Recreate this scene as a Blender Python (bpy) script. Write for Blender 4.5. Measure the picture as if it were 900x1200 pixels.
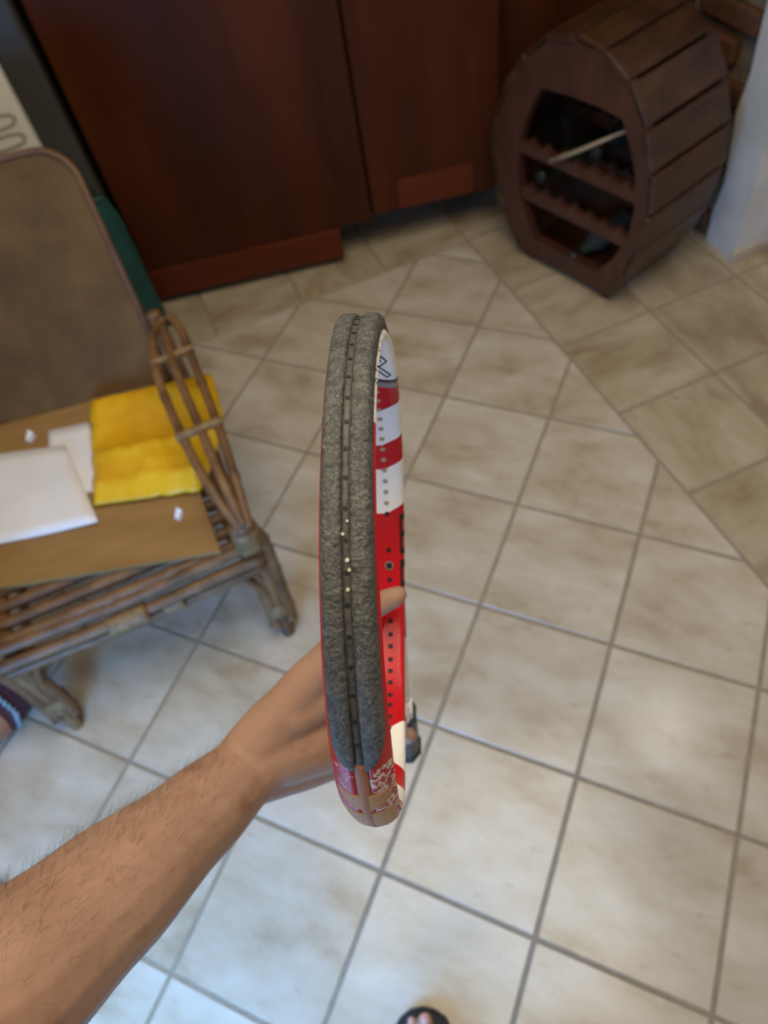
import bpy, bmesh, math, random
from math import sin, cos, pi, radians, sqrt, atan2
from mathutils import Vector, Matrix, noise
random.seed(7)
for o in list(bpy.data.objects): bpy.data.objects.remove(o)
S = bpy.context.scene
COL = S.collection

# ------------------------------------------------------------------ camera
H = 1.53027
RM = Matrix(((0.9743556, 0.2250139, 0.0), (-0.1832776, 0.7936291, -0.5801398), (-0.1305395, 0.5652625, 0.8145169)))
cam_d = bpy.data.cameras.new('camera')
cam = bpy.data.objects.new('camera', cam_d); COL.objects.link(cam)
cam.matrix_world = Matrix.Translation((0, 0, H)) @ RM.to_4x4()
cam_d.sensor_fit = 'VERTICAL'; cam_d.sensor_height = 36.0; cam_d.lens = 856.137 / 1200 * 36.0
cam_d.clip_start = 0.02
cam_d.dof.use_dof = True; cam_d.dof.focus_distance = 0.36; cam_d.dof.aperture_fstop = 8.5
S.camera = cam
# ------------------------------------------------------------------ light
w = bpy.data.worlds.new('world'); S.world = w; w.use_nodes = True
w.node_tree.nodes['Background'].inputs[0].default_value = (1.0, 0.93, 0.82, 1)
w.node_tree.nodes['Background'].inputs[1].default_value = 0.24
def light(name, kind, loc, target, power, col, size=None, size_y=None):
    d = bpy.data.lights.new(name, kind); d.energy = power; d.color = col
    if kind == 'AREA':
        d.shape = 'RECTANGLE'; d.size = size; d.size_y = size_y or size
    else:
        d.shadow_soft_size = size
    o = bpy.data.objects.new(name, d); COL.objects.link(o); o.location = loc
    o.rotation_euler = (Vector(target) - Vector(loc)).to_track_quat('-Z', 'Y').to_euler()
    return o
light('doorway_daylight', 'AREA', (-0.80, -0.38, 0.50), (-0.30, 0.25, 0.0), 23, (0.16, 0.45, 1.0), 0.6, 0.6)
light('ceiling_bounce_fill', 'AREA', (0.05, 0.50, 2.55), (0.05, 0.50, 0.0), 29, (1.0, 0.87, 0.67), 1.4, 1.4)  # added soft overhead panel, stands in for warm light bounced off the ceiling
light('ceiling_bulb', 'POINT', (1.18, 1.05, 2.45), (0, 0, 0), 10, (1.0, 0.97, 0.88), 0.12)
S.view_settings.view_transform = 'Standard'; S.view_settings.look = 'None'
S.view_settings.gamma = 1.0; S.view_settings.exposure = 0.0; S.view_settings.use_curve_mapping = False

# ------------------------------------------------------------------ helpers
def srgb(r, g, b):
    f = lambda c: ((c / 255 + 0.055) / 1.055) ** 2.4 if c > 10 else c / 255 / 12.92
    return (f(r), f(g), f(b), 1)
def mat(name, cols, scale=8.0, rough=0.5, stretch=(1, 1, 1), bump=0.0, bscale=60.0, detail=6.0, metal=0.0, spec=0.5, sss=0.0, rand=0.0, lo=0.3, hi=0.7, space='Object', coat=0.0, dist=0.0):
    m = bpy.data.materials.new(name); m.use_nodes = True
    N = m.node_tree.nodes; L = m.node_tree.links; b = N['Principled BSDF']
    tc = N.new('ShaderNodeTexCoord'); mp = N.new('ShaderNodeMapping'); mp.inputs['Scale'].default_value = stretch
    L.new(tc.outputs[space], mp.inputs[0]); vec = mp.outputs[0]
    if rand:
        oi = N.new('ShaderNodeObjectInfo'); mu = N.new('ShaderNodeVectorMath'); mu.operation = 'SCALE'
        cx = N.new('ShaderNodeCombineXYZ')
        for k in range(3): L.new(oi.outputs['Random'], cx.inputs[k])
        L.new(cx.outputs[0], mu.inputs[0]); mu.inputs['Scale'].default_value = rand
        ad = N.new('ShaderNodeVectorMath'); L.new(vec, ad.inputs[0]); L.new(mu.outputs[0], ad.inputs[1]); vec = ad.outputs[0]
    nz = N.new('ShaderNodeTexNoise'); nz.inputs['Scale'].default_value = scale; nz.inputs['Detail'].default_value = detail
    nz.inputs['Roughness'].default_value = 0.6; nz.inputs['Distortion'].default_value = dist
    L.new(vec, nz.inputs['Vector'])
    cr = N.new('ShaderNodeValToRGB'); L.new(nz.outputs['Fac'], cr.inputs[0])
    e = cr.color_ramp.elements; n = len(cols)
    e[0].position = lo; e[0].color = cols[0]; e[1].position = hi; e[1].color = cols[-1]
    for i in range(1, n - 1):
        q = e.new(lo + (hi - lo) * i / (n - 1)); q.color = cols[i]
    L.new(cr.outputs[0], b.inputs['Base Color'])
    b.inputs['Roughness'].default_value = rough; b.inputs['Metallic'].default_value = metal
    b.inputs['Specular IOR Level'].default_value = spec
    if coat: b.inputs['Coat Weight'].default_value = coat; b.inputs['Coat Roughness'].default_value = 0.12
    if sss:
        b.inputs['Subsurface Weight'].default_value = sss; b.inputs['Subsurface Radius'].default_value = (0.6, 0.25, 0.15); b.inputs['Subsurface Scale'].default_value = 0.01
    if bump:
        n2 = N.new('ShaderNodeTexNoise'); n2.inputs['Scale'].default_value = bscale; n2.inputs['Detail'].default_value = 5
        L.new(vec, n2.inputs['Vector']); bp = N.new('ShaderNodeBump'); bp.inputs['Strength'].default_value = bump; bp.inputs['Distance'].default_value = 0.002
        L.new(n2.outputs['Fac'], bp.inputs['Height']); L.new(bp.outputs[0], b.inputs['Normal'])
    return m
def chips(m, col, scale, thr, stretch=(1, 1, 1), soft=0.02, mask=None):
    """worn spots of another colour breaking through the paint"""
    N = m.node_tree.nodes; L = m.node_tree.links; b = N['Principled BSDF']
    src = b.inputs['Base Color'].links[0].from_socket
    tc = N.new('ShaderNodeTexCoord'); mp = N.new('ShaderNodeMapping'); mp.inputs['Scale'].default_value = stretch
    L.new(tc.outputs['Object'], mp.inputs[0])
    nz = N.new('ShaderNodeTexNoise'); nz.inputs['Scale'].default_value = scale; nz.inputs['Detail'].default_value = 4; nz.inputs['Roughness'].default_value = 0.65
    L.new(mp.outputs[0], nz.inputs['Vector'])
    mr = N.new('ShaderNodeMapRange'); mr.inputs['From Min'].default_value = thr; mr.inputs['From Max'].default_value = thr + soft
    L.new(nz.outputs['Fac'], mr.inputs['Value'])
    mx = N.new('ShaderNodeMix'); mx.data_type = 'RGBA'
    L.new(mr.outputs[0], mx.inputs['Factor']); L.new(src, mx.inputs['A']); mx.inputs['B'].default_value = col
    L.new(mx.outputs['Result'], b.inputs['Base Color'])
    return m
def scratches(m, col, scale, width, dist=1.0, fac=1.0):
    """thin curling scratch lines: the level lines of a noise field"""
    N = m.node_tree.nodes; L = m.node_tree.links; b = N['Principled BSDF']; src = b.inputs['Base Color'].links[0].from_socket
    tc = N.new('ShaderNodeTexCoord'); nz = N.new('ShaderNodeTexNoise'); nz.inputs['Scale'].default_value = scale; nz.inputs['Detail'].default_value = 3; nz.inputs['Distortion'].default_value = dist
    L.new(tc.outputs['Object'], nz.inputs['Vector'])
    sb = N.new('ShaderNodeMath'); sb.operation = 'SUBTRACT'; sb.inputs[1].default_value = 0.5; L.new(nz.outputs['Fac'], sb.inputs[0])
    ab = N.new('ShaderNodeMath'); ab.operation = 'ABSOLUTE'; L.new(sb.outputs[0], ab.inputs[0])
    mr = N.new('ShaderNodeMapRange'); mr.inputs['From Min'].default_value = width; mr.inputs['From Max'].default_value = 0.0; mr.inputs['To Max'].default_value = fac; L.new(ab.outputs[0], mr.inputs['Value'])
    mx = N.new('ShaderNodeMix'); mx.data_type = 'RGBA'; L.new(mr.outputs[0], mx.inputs['Factor']); L.new(src, mx.inputs['A']); mx.inputs['B'].default_value = col
    L.new(mx.outputs['Result'], b.inputs['Base Color']); return m
def wloc(o):
    v = Vector((0, 0, 0))
    while o: v = v + o.location; o = o.parent
    return v
def obj(name, V, F, mats, parent=None, smooth=False, fm=None, loc=None):
    """one mesh object from world-space vertices; parents only translate"""
    base = wloc(parent) if parent else (Vector(loc) if loc is not None else Vector((0, 0, 0)))
    me = bpy.data.meshes.new(name)
    me.from_pydata([tuple(Vector(v) - base) for v in V], [], F)
    bm = bmesh.new(); bm.from_mesh(me); bmesh.ops.recalc_face_normals(bm, faces=bm.faces); bm.to_mesh(me); bm.free()
    for m in (mats if isinstance(mats, list) else [mats]): me.materials.append(m)
    if fm: me.polygons.foreach_set('material_index', fm)
    if smooth: me.polygons.foreach_set('use_smooth', [True] * len(me.polygons))
    me.update()
    o = bpy.data.objects.new(name, me); COL.objects.link(o)
    if parent: o.parent = parent
    else: o.location = base
    return o
def tag(o, label, cat, group=None, kind=None):
    if label: o['label'] = label
    if cat: o['category'] = cat
    if group: o['group'] = group
    if kind: o['kind'] = kind
    return o
def thing(name, label, cat, loc, group=None):
    o = bpy.data.objects.new(name, None); COL.objects.link(o); o.location = loc; o.empty_display_size = 0.05
    return tag(o, label, cat, group)
def joinm(*parts):
    V, F = [], []
    for v, f in parts:
        k = len(V); V += list(v); F += [tuple(i + k for i in q) for q in f]
    return V, F
def frames(pts):
    pts = [Vector(p) for p in pts]; n = len(pts); out = []
    t = (pts[1] - pts[0]).normalized()
    u = t.orthogonal().normalized()
    for i in range(n):
        t = (pts[min(i + 1, n - 1)] - pts[max(i - 1, 0)]).normalized()
        u = (u - t * u.dot(t)).normalized(); out.append((pts[i], t, u, t.cross(u)))
    return out
def tube(pts, r, seg=10):
    rr = r if isinstance(r, (list, tuple)) else [r] * len(pts)
    V, F = [], []
    fr = frames(pts)
    for (p, t, u, v), q in zip(fr, rr):
        for k in range(seg):
            a = 2 * pi * k / seg; V.append(p + u * (q * cos(a)) + v * (q * sin(a)))
    n = len(pts)
    for i in range(n - 1):
        for k in range(seg):
            a, b = i * seg + k, i * seg + (k + 1) % seg; F.append((a, b, b + seg, a + seg))
    F.append(tuple(range(seg))[::-1]); F.append(tuple((n - 1) * seg + k for k in range(seg)))
    return V, F
def bamboo(pts, r, step=0.13, seg=10):
    """pole with swollen nodes"""
    P = [Vector(p) for p in pts]; out, rad = [], []
    acc = random.random() * step
    for i in range(len(P) - 1):
        d = (P[i + 1] - P[i]).length; n = max(2, int(d / 0.012))
        for k in range(n):
            out.append(P[i].lerp(P[i + 1], k / n)); acc += d / n
            ph = (acc % step) / step; nd = min(ph, 1 - ph) * step
            rad.append(r * (1 + 0.22 * math.exp(-(nd / 0.006) ** 2)))
    out.append(P[-1]); rad.append(r)
    return tube(out, rad, seg)
def smooth_path(P, n=8):
    P = [Vector(p) for p in P]; out = []
    for i in range(len(P) - 1):
        p0 = P[max(i - 1, 0)]; p1 = P[i]; p2 = P[i + 1]; p3 = P[min(i + 2, len(P) - 1)]
        for k in range(n):
            t = k / n
            out.append(0.5 * ((2 * p1) + (p2 - p0) * t + (2 * p0 - 5 * p1 + 4 * p2 - p3) * t * t + (3 * p1 - p0 - 3 * p2 + p3) * t ** 3))
    out.append(P[-1]); return out
def prism(poly, z0, z1, ch=0.0):
    """vertical prism over a ccw xy polygon, top edge chamfered by ch"""
    n = len(poly); c = Vector((sum(p[0] for p in poly) / n, sum(p[1] for p in poly) / n))
    V = [(p[0], p[1], z0) for p in poly]
    F = [tuple(range(n))[::-1]]
    if ch:
        V += [(p[0], p[1], z1 - ch) for p in poly]
        ins = []
        for p in poly:
            d = c - Vector(p[:2]); ins.append(Vector(p[:2]) + d.normalized() * min(ch * 1.4, d.length * 0.5))
        V += [(p[0], p[1], z1) for p in ins]; L = 2
    else:
        V += [(p[0], p[1], z1) for p in poly]; L = 1
    for l in range(L):
        for i in range(n):
            j = (i + 1) % n; F.append((l * n + i, l * n + j, (l + 1) * n + j, (l + 1) * n + i))
    F.append(tuple(L * n + i for i in range(n)))
    return V, F
def boxf(o, ax, ay, az, bev=0.0):
    """box from corner o along three edge vectors, edges chamfered"""
    o, ax, ay, az = Vector(o), Vector(ax), Vector(ay), Vector(az)
    bm = bmesh.new()
    vs = [bm.verts.new(o + ax * i + ay * j + az * k) for k in (0, 1) for j in (0, 1) for i in (0, 1)]
    for q in ((0, 2, 3, 1), (4, 5, 7, 6), (0, 1, 5, 4), (2, 6, 7, 3), (0, 4, 6, 2), (1, 3, 7, 5)): bm.faces.new([vs[i] for i in q])
    if bev: bmesh.ops.bevel(bm, geom=bm.edges[:], offset=bev, segments=2, affect='EDGES', profile=0.5)
    bm.verts.index_update()
    V = [v.co.copy() for v in bm.verts]; F = [tuple(v.index for v in f.verts) for f in bm.faces]; bm.free()
    return V, F
def extrude(poly3, d):
    """3D polygon pushed along vector d"""
    n = len(poly3); d = Vector(d); P = [Vector(p) for p in poly3]
    V = P + [p + d for p in P]
    F = [tuple(range(n))[::-1], tuple(range(n, 2 * n))] + [(i, (i + 1) % n, n + (i + 1) % n, n + i) for i in range(n)]
    return V, F
E1 = Vector((0.977, 0.211, 0)).normalized(); E2 = Vector((-E1.y, E1.x, 0))
def room(a, b, z=0.0): return E1 * a + E2 * b + Vector((0, 0, z))       # axes of the walls
def camp(x, y, z): return Vector((0, 0, H)) + RM @ Vector((x, -y, -z))  # metres right / down / ahead of the eye
FP = 856.137
def held(u, v, z): return camp((u - 450) / FP * z, (v - 600) / FP * z, z)

# ------------------------------------------------------------------ materials
M = {}
M['tile'] = mat('tile_ceramic', [srgb(168, 150, 124), srgb(186, 171, 147), srgb(196, 184, 163), srgb(206, 196, 178)], 5.0, 0.21, (1, 1.9, 1), 0.02, 30, 4, rand=37.0, spec=0.6, lo=0.30, hi=0.68, dist=0.15)
chips(M['tile'], srgb(166, 144, 116), 13.0, 0.60, (1, 2.4, 1), 0.22)
M['tile_border'] = mat('border_tile_ceramic', [srgb(150, 130, 102), srgb(168, 150, 122), srgb(180, 164, 137), srgb(190, 176, 151)], 5.0, 0.28, (1, 1.9, 1), 0.03, 30, 4, rand=37.0, lo=0.30, hi=0.68, dist=0.15)
chips(M['tile_border'], srgb(148, 122, 92), 11.0, 0.58, (1, 2.4, 1), 0.22)
M['grout'] = mat('grout', [srgb(138, 124, 104), srgb(156, 142, 121)], 40, 0.9)
M['plaster'] = mat('white_plaster', [srgb(190, 186, 178), srgb(216, 213, 206)], 9, 0.85, bump=0.3, bscale=40)
M['mortar'] = mat('mortar', [srgb(96, 84, 68), srgb(132, 118, 98)], 30, 0.95, bump=0.6, bscale=70)
M['brick'] = mat('brick', [srgb(74, 44, 26), srgb(104, 64, 40)], 18, 0.9, bump=0.5, bscale=60, rand=9)
M['wardrobe'] = mat('mahogany', [srgb(58, 26, 12), srgb(68, 30, 12), srgb(82, 38, 15)], 2.0, 0.5, (3, 3, 0.5), 0.02, 40, 3, spec=0.12)
M['wardrobe_red'] = mat('mahogany_red', [srgb(84, 36, 16), srgb(98, 44, 20)], 2.0, 0.5, (0.7, 6, 6), 0.03, 40, spec=0.12)
M['rackwood'] = mat('rack_wood', [srgb(62, 33, 22), srgb(84, 46, 32)], 6, 0.45, (3, 3, 1), 0.05, 60)
M['stave'] = mat('stave_wood', [srgb(42, 24, 14), srgb(64, 38, 22), srgb(80, 52, 30)], 7, 0.38, (1, 1, 3), 0.06, 60, rand=11)
M['bamboo'] = mat('bamboo', [srgb(78, 54, 34), srgb(112, 80, 50), srgb(136, 104, 68)], 14, 0.5, (1, 1, 1), 0.15, 90, rand=5)
M['binding'] = mat('cane_binding', [srgb(104, 80, 50), srgb(150, 122, 82)], 60, 0.6, bump=0.4, bscale=200)
M['backcloth'] = mat('brown_board', [srgb(78, 55, 27), srgb(94, 68, 35), srgb(108, 82, 46)], 7, 0.8, bump=0.15, bscale=50, detail=8)
M['rim'] = mat('brown_rim', [srgb(86, 58, 36), srgb(122, 84, 54)], 12, 0.55)
M['cardboard'] = mat('cardboard', [srgb(140, 106, 60), srgb(160, 124, 74)], 5, 0.8, (1, 4, 1))
M['yellow'] = mat('yellow_plastic', [srgb(206, 152, 10), srgb(224, 174, 20), srgb(236, 190, 36)], 4, 0.38, bump=0.1, bscale=22)
chips(M['yellow'], srgb(214, 140, 8), 11.0, 0.66, (1, 1, 1), 0.2)
M['paper'] = mat('paper', [srgb(226, 226, 232), srgb(240, 240, 246)], 6, 0.55)
M['appl'] = mat('white_enamel', [srgb(206, 202, 190), srgb(220, 217, 206)], 5, 0.35)
M['recess'] = mat('beige_moulding', [srgb(150, 142, 124), srgb(170, 162, 144)], 6, 0.5)
M['dgrey'] = mat('dark_grey_metal', [srgb(50, 47, 43), srgb(62, 59, 54)], 6, 0.5)
M['teal'] = mat('teal_plastic', [srgb(16, 58, 50), srgb(28, 84, 72)], 8, 0.35)
M['maroon'] = mat('maroon_cloth', [srgb(66, 30, 34), srgb(94, 46, 50)], 20, 0.9, bump=0.3, bscale=150)
M['patch'] = mat('rust_cloth', [srgb(140, 84, 58), srgb(172, 112, 80)], 16, 0.9, bump=0.3, bscale=150)
M['trim'] = mat('grey_blue_trim', [srgb(128, 144, 148), srgb(154, 170, 172)], 30, 0.8)
M['stick'] = mat('pale_wood', [srgb(146, 124, 100), srgb(176, 152, 124)], 20, 0.6)
M['glass_green'] = mat('dark_green_glass', [srgb(16, 34, 20), srgb(28, 52, 32)], 4, 0.12)
M['glass_pale'] = mat('grey_glass', [srgb(58, 64, 58), srgb(84, 90, 82)], 4, 0.2)
M['skin'] = mat('skin', [srgb(154, 118, 96), srgb(169, 133, 111), srgb(180, 146, 124)], 9, 0.55, bump=0.22, bscale=140, detail=8, sss=0.12, lo=0.25, hi=0.75, spec=0.3)
chips(M['skin'], srgb(144, 102, 80), 26, 0.56, (1, 1, 1), 0.2)
M['nail'] = mat('nail', [srgb(216, 160, 146), srgb(226, 176, 162)], 9, 0.3)
M['hair'] = mat('body_hair', [srgb(40, 28, 22), srgb(70, 54, 44)], 9, 0.5)
M['rubber'] = mat('black_rubber', [srgb(26, 26, 28), srgb(42, 42, 44)], 20, 0.6, bump=0.2, bscale=200)
M['red'] = mat('red_lacquer', [srgb(186, 20, 30), srgb(200, 26, 36)], 12, 0.25, spec=0.3)
M['red_worn'] = chips(mat('worn_red_lacquer', [srgb(176, 26, 36), srgb(192, 38, 46)], 12, 0.45, spec=0.25), srgb(214, 196, 178), 330, 0.60, (1.6, 0.7, 1), 0.03)
M['red_scuff'] = chips(mat('scuffed_red_lacquer', [srgb(176, 26, 36), srgb(192, 38, 46)], 12, 0.45, spec=0.25), srgb(220, 202, 184), 260, 0.505, (1.4, 0.6, 1), 0.04)
M['white'] = mat('white_lacquer', [srgb(240, 237, 230), srgb(247, 245, 240)], 12, 0.25, spec=0.35)
M['white_chip'] = chips(mat('chipped_white_lacquer', [srgb(224, 216, 202), srgb(236, 230, 218)], 12, 0.4), srgb(60, 46, 42), 300, 0.575, (1, 1, 1), 0.03)
M['black'] = mat('black_lacquer', [srgb(20, 20, 22), srgb(30, 30, 32)], 12, 0.3)
M['greyline'] = mat('grey_lacquer', [srgb(128, 126, 126), srgb(140, 138, 138)], 12, 0.3)
M['tan'] = mat('tan_plastic', [srgb(188, 136, 90), srgb(206, 158, 108)], 70, 0.6, spec=0.15)
M['tan_dark'] = mat('dull_pink_plastic', [srgb(164, 108, 76), srgb(182, 126, 92)], 70, 0.6, spec=0.15)
M['bumper'] = mat('scuffed_grey_plastic', [srgb(54, 54, 52), srgb(68, 68, 66), srgb(82, 82, 79), srgb(96, 95, 91)], 130, 0.6, (1, 1, 1), 0.8, 500, 8, lo=0.30, hi=0.72, dist=1.2)
scratches(M['bumper'], srgb(140, 138, 130), 170, 0.016, 1.6, 0.7)
scratches(M['bumper'], srgb(48, 48, 47), 120, 0.018, 1.0, 0.8)
scratches(M['bumper'], srgb(138, 136, 129), 330, 0.018, 0.8, 0.6)
M['groove'] = mat('groove_plastic', [srgb(58, 55, 53), srgb(92, 88, 83)], 160, 0.55, bump=0.3, bscale=300)
M['hole'] = mat('string_hole_black', [srgb(14, 12, 12), srgb(20, 18, 18)], 30, 0.7)
M['hole_tan'] = mat('string_hole_tan', [srgb(168, 140, 108), srgb(186, 158, 124)], 90, 0.6)
M['grip'] = mat('black_grip', [srgb(24, 24, 24), srgb(50, 50, 48)], 60, 0.45, bump=0.5, bscale=140)
M['fluff'] = mat('cream_fluff', [srgb(206, 196, 170), srgb(222, 214, 192)], 90, 0.9)

# ------------------------------------------------------------------ floor
BE1, BE2, T = 0.918, 1.962, 0.30
GA = -0.5772944; GO = Vector((0.49469, 1.27218, 0))
G1 = Vector((cos(GA), sin(GA), 0)); G2 = Vector((-sin(GA), cos(GA), 0))
fp = [room(-1.75, -1.1), room(3.0, -1.1), room(3.0, 3.0), room(-1.75, 3.0)]
floor = obj('floor', *prism([(p.x, p.y) for p in fp], -0.06, -0.0012), M['grout'])
floor['kind'] = 'structure'; floor['label'] = 'cream ceramic tile floor laid diagonally inside a straight border'
gap = 0.0040; TH = 0.012
def tilemesh(poly, m='tile'):
    me = bpy.data.meshes.new('tile'); V, F = prism(poly, -TH, 0.0, 0.0016)
    me.from_pydata(V, [], F); me.materials.append(M[m]); return me
hs = T / 2 - gap
full = tilemesh([(-hs, -hs), (hs, -hs), (hs, hs), (-hs, hs)])
full_border = tilemesh([(-hs, -hs), (hs, -hs), (hs, hs), (-hs, hs)], 'tile_border')
def clip(poly, n, c):
    out = []
    for i in range(len(poly)):
        a, b = poly[i], poly[(i + 1) % len(poly)]; da, db = n.dot(a) - c, n.dot(b) - c
        if da <= 0: out.append(a)
        if (da < 0 < db) or (db < 0 < da): out.append(a + (b - a) * (da / (da - db)))
    return out
def area(p): return abs(sum(p[i].x * p[(i + 1) % len(p)].y - p[(i + 1) % len(p)].x * p[i].y for i in range(len(p)))) / 2
def add_tile(c, ang, poly=None, turn=0, me=None):
    if poly is None:
        o = bpy.data.objects.new('tile', me or full); o.rotation_euler = (0, 0, ang + turn * pi / 2)
    else:
        R = Matrix.Rotation(-ang, 3, 'Z'); o = bpy.data.objects.new('tile', tilemesh([tuple((R @ (p - c)).xy) for p in poly])); o.rotation_euler = (0, 0, ang)
    o.location = c; COL.objects.link(o); o.parent = floor
def limits(poly, lim):
    for n, c in lim: poly = clip(poly, n, c) if len(poly) > 2 else poly
    return poly
for i in range(-9, 9):
    for j in range(-9, 10):
        c = GO + G1 * (T * (i + 0.5)) + G2 * (T * (j + 0.5))
        sq = [c + G1 * (hs * a) + G2 * (hs * b) for a, b in ((-1, -1), (1, -1), (1, 1), (-1, 1))]
        pl = limits(sq, [(E1, BE1 - gap), (E2, BE2 - gap), (-E1, 1.7), (-E2, 1.05)])
        if len(pl) < 3 or area(pl) < 4e-4: continue
        add_tile(c, GA, None if abs(area(pl) - area(sq)) < 1e-7 else pl)
for i in range(-9, 7):
    for j in range(-11, 4):
        c = room(BE1 + T * (i + 0.5), BE2 + T * (j + 0.5))
        a, b = c.dot(E1), c.dot(E2)
        if a < BE1 and b < BE2: continue
        if a < -1.7 or b < -1.05 or a > 2.9 or b > 2.9: continue
        add_tile(c, atan2(E1.y, E1.x), turn=random.randint(0, 3), me=full_border)

# ------------------------------------------------------------------ walls
def wall(name, a0, b0, a1, b1, z1, m, label):
    p = [room(a0, b0), room(a1, b0), room(a1, b1), room(a0, b1)]
    o = obj(name, *prism([(q.x, q.y) for q in p], 0, z1), m); o['kind'] = 'structure'; o['label'] = label; return o
wall('wall_back', -1.7, 2.78, 3.0, 2.9, 2.6, M['plaster'], 'plastered back wall behind the wardrobe')
wb = wall('wall_right', 1.575, 1.44, 1.72, 2.78, 2.6, M['mortar'], 'rough brick wall with wide grey mortar behind the barrel rack')
# bricks standing proud of the mortar
bk = bpy.data.meshes.new('brick'); V, F = boxf((-0.115, -0.022, -0.03), (0.23, 0, 0), (0, 0.044, 0), (0, 0, 0.06), 0.008)
bk.from_pydata(V, [], F); bk.materials.append(M['brick'])
row = 0
z = 0.05
while z < 1.35:
    b = 1.60 + (0.135 if row % 2 else 0.08)
    while b < 2.66:
        o = bpy.data.objects.new('brick', bk); COL.objects.link(o); o.parent = wb
        o.location = room(1.568 + random.uniform(-.006, .006), b, z + random.uniform(-.005, .005))
        o.rotation_euler = (random.uniform(-.03, .03), random.uniform(-.04, .04), atan2(E2.y, E2.x) + random.uniform(-.04, .04)); o.scale = (random.uniform(.88, 1.04), 1, random.uniform(.85, 1.1))
        b += 0.27
    z += 0.092; row += 1
# plaster end of the wall: a thick white corner with an uneven broken edge
edge = []
for k in range(27):
    zz = 2.6 * k / 26; edge.append((1.545 + 0.009 * sin(k * 2.1) + 0.006 * sin(k * 5.3), zz))
Vp, Fp = [], []
for b, zz in edge:
    for (a, bb) in ((1.545, 1.42), (2.95, 1.42), (2.95, 1.56), (1.60, 1.56), (1.60, b), (1.547, b)): Vp.append(room(a, bb, zz))
for k in range(26):
    for i in range(6): Fp.append((k * 6 + i, k * 6 + (i + 1) % 6, k * 6 + 6 + (i + 1) % 6, k * 6 + 6 + i))
Fp += [tuple(range(6)), tuple(26 * 6 + i for i in range(6))]
pw = obj('wall_corner', Vp, Fp, M['plaster']); pw['kind'] = 'structure'; pw['label'] = 'white plastered wall corner right of the barrel rack'
sk = obj('baseboard_corner', *boxf(room(1.537, 1.412, 0), E1 * 1.4, E2 * 0.012, (0, 0, 0.035), 0.003), M['tile']); sk['kind'] = 'structure'

# ------------------------------------------------------------------ wardrobe
WY = 2.145
wr = thing('wardrobe', 'tall dark mahogany wardrobe with two doors standing at the back of the room', 'wardrobe', (0.2, WY + 0.27, 0))
X0, X1, XM = -0.575, 0.985, 0.181
obj('body', *joinm(boxf((X0 + .01, WY + .03, .13), (.60 - X0, 0, 0), (0, .50, 0), (0, 0, 1.85), .006), boxf((X0 - .01, WY + .005, 1.98), (.62 - X0, 0, 0), (0, .54, 0), (0, 0, .04), .01)), M['wardrobe'], wr)
def door(x0, x1, z0, z1, y, hx, rm):
    d = obj('door', *boxf((x0, y, z0), (x1 - x0, 0, 0), (0, .024, 0), (0, 0, z1 - z0), .004), M['wardrobe'], wr)
    s = .085
    for a, b in ((x0, x0 + s), (x1 - s, x1)): obj('stile', *boxf((a, y - .0025, z0), (b - a, 0, 0), (0, .003, 0), (0, 0, z1 - z0), .001), M['wardrobe'], d)
    for a, b in ((z0, z0 + .10), (z1 - .1, z1)): obj('rail', *boxf((x0 + s, y - .0025, a), (x1 - x0 - 2 * s, 0, 0), (0, .003, 0), (0, 0, b - a), .001), M[rm], d)
    k = [(hx, y - .007 - t, 1.05) for t in (0, .012, .02, .03)]
    obj('knob', *tube(k, [.007, .007, .015, .012], 12), M['rim'], d)
    return d
door(X0 + .005, XM - .006, .135, 1.95, WY, XM - .05, 'wardrobe')
door(XM + .006, .60, .15, 1.95, WY, XM + .05, 'wardrobe_red')
obj('side_panel', *boxf((.612, WY + .12, .15), (X1 - .612, 0, 0), (0, .41, 0), (0, 0, 1.8), .004), M['wardrobe'], wr)
obj('base_board', *boxf((X0, WY - .012, .03), (.641, 0, 0), (0, .03, 0), (0, 0, .105), .004), M['wardrobe_red'], wr)
for lx in (X0 + .03, -.16, X1 - .09):
    for ly in ((WY + .05 if lx < .6 else WY + .14), WY + .44):
        obj('foot', *boxf((lx, ly, 0), (.07, 0, 0), (0, .07, 0), (0, 0, .135), .006), M['wardrobe'], wr)

# ------------------------------------------------------------------ white appliance, teal board, behind the chair
ap = thing('refrigerator', 'white enamelled appliance with moulded handle recesses behind the bamboo armchair', 'appliance', room(-.55, 2.3))
def rb(a, b, z, da, db, dz, bev, name, m, par): return obj(name, *boxf(room(a, b, z), E1 * da, E2 * db, (0, 0, dz), bev), m, par)
rb(-.86, 2.13, .03, .735, .50, 1.30, .012, 'body', M['dgrey'], ap)
dr = rb(-.865, 2.09, .05, .655, .045, 1.27, .016, 'door', M['appl'], ap)
for zz in (.668, .715):
    pts = [room(-.50, 2.088, zz), room(-.275, 2.088, zz), room(-.240, 2.088, zz + .010), room(-.240, 2.088, zz + .020), room(-.275, 2.088, zz + .03), room(-.50, 2.088, zz + .03)]
    obj('handle_recess', *tube(smooth_path(pts, 5), .004, 8), M['recess'], dr, True)
for aa in (-.84, -.29):
    for bb in (2.15, 2.58): rb(aa, bb, 0, .04, .04, .035, .004, 'foot', M['rubber'], ap)
tp = thing('teal_board', 'narrow dark teal plastic board standing between wardrobe and bamboo armchair', 'board', room(-.15, 2.105))
poly = [room(-.190, 2.10, 0), room(-.112, 2.10, 0), room(-.112, 2.10, .40), room(-.128, 2.10, .47), room(-.172, 2.10, .47), room(-.190, 2.10, .40)]
obj('panel', *extrude(poly, E2 * .016), M['teal'], tp)
obj('rim', *tube([p + E2 * -.004 for p in poly], .006, 8), M['teal'], tp, True)

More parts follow.
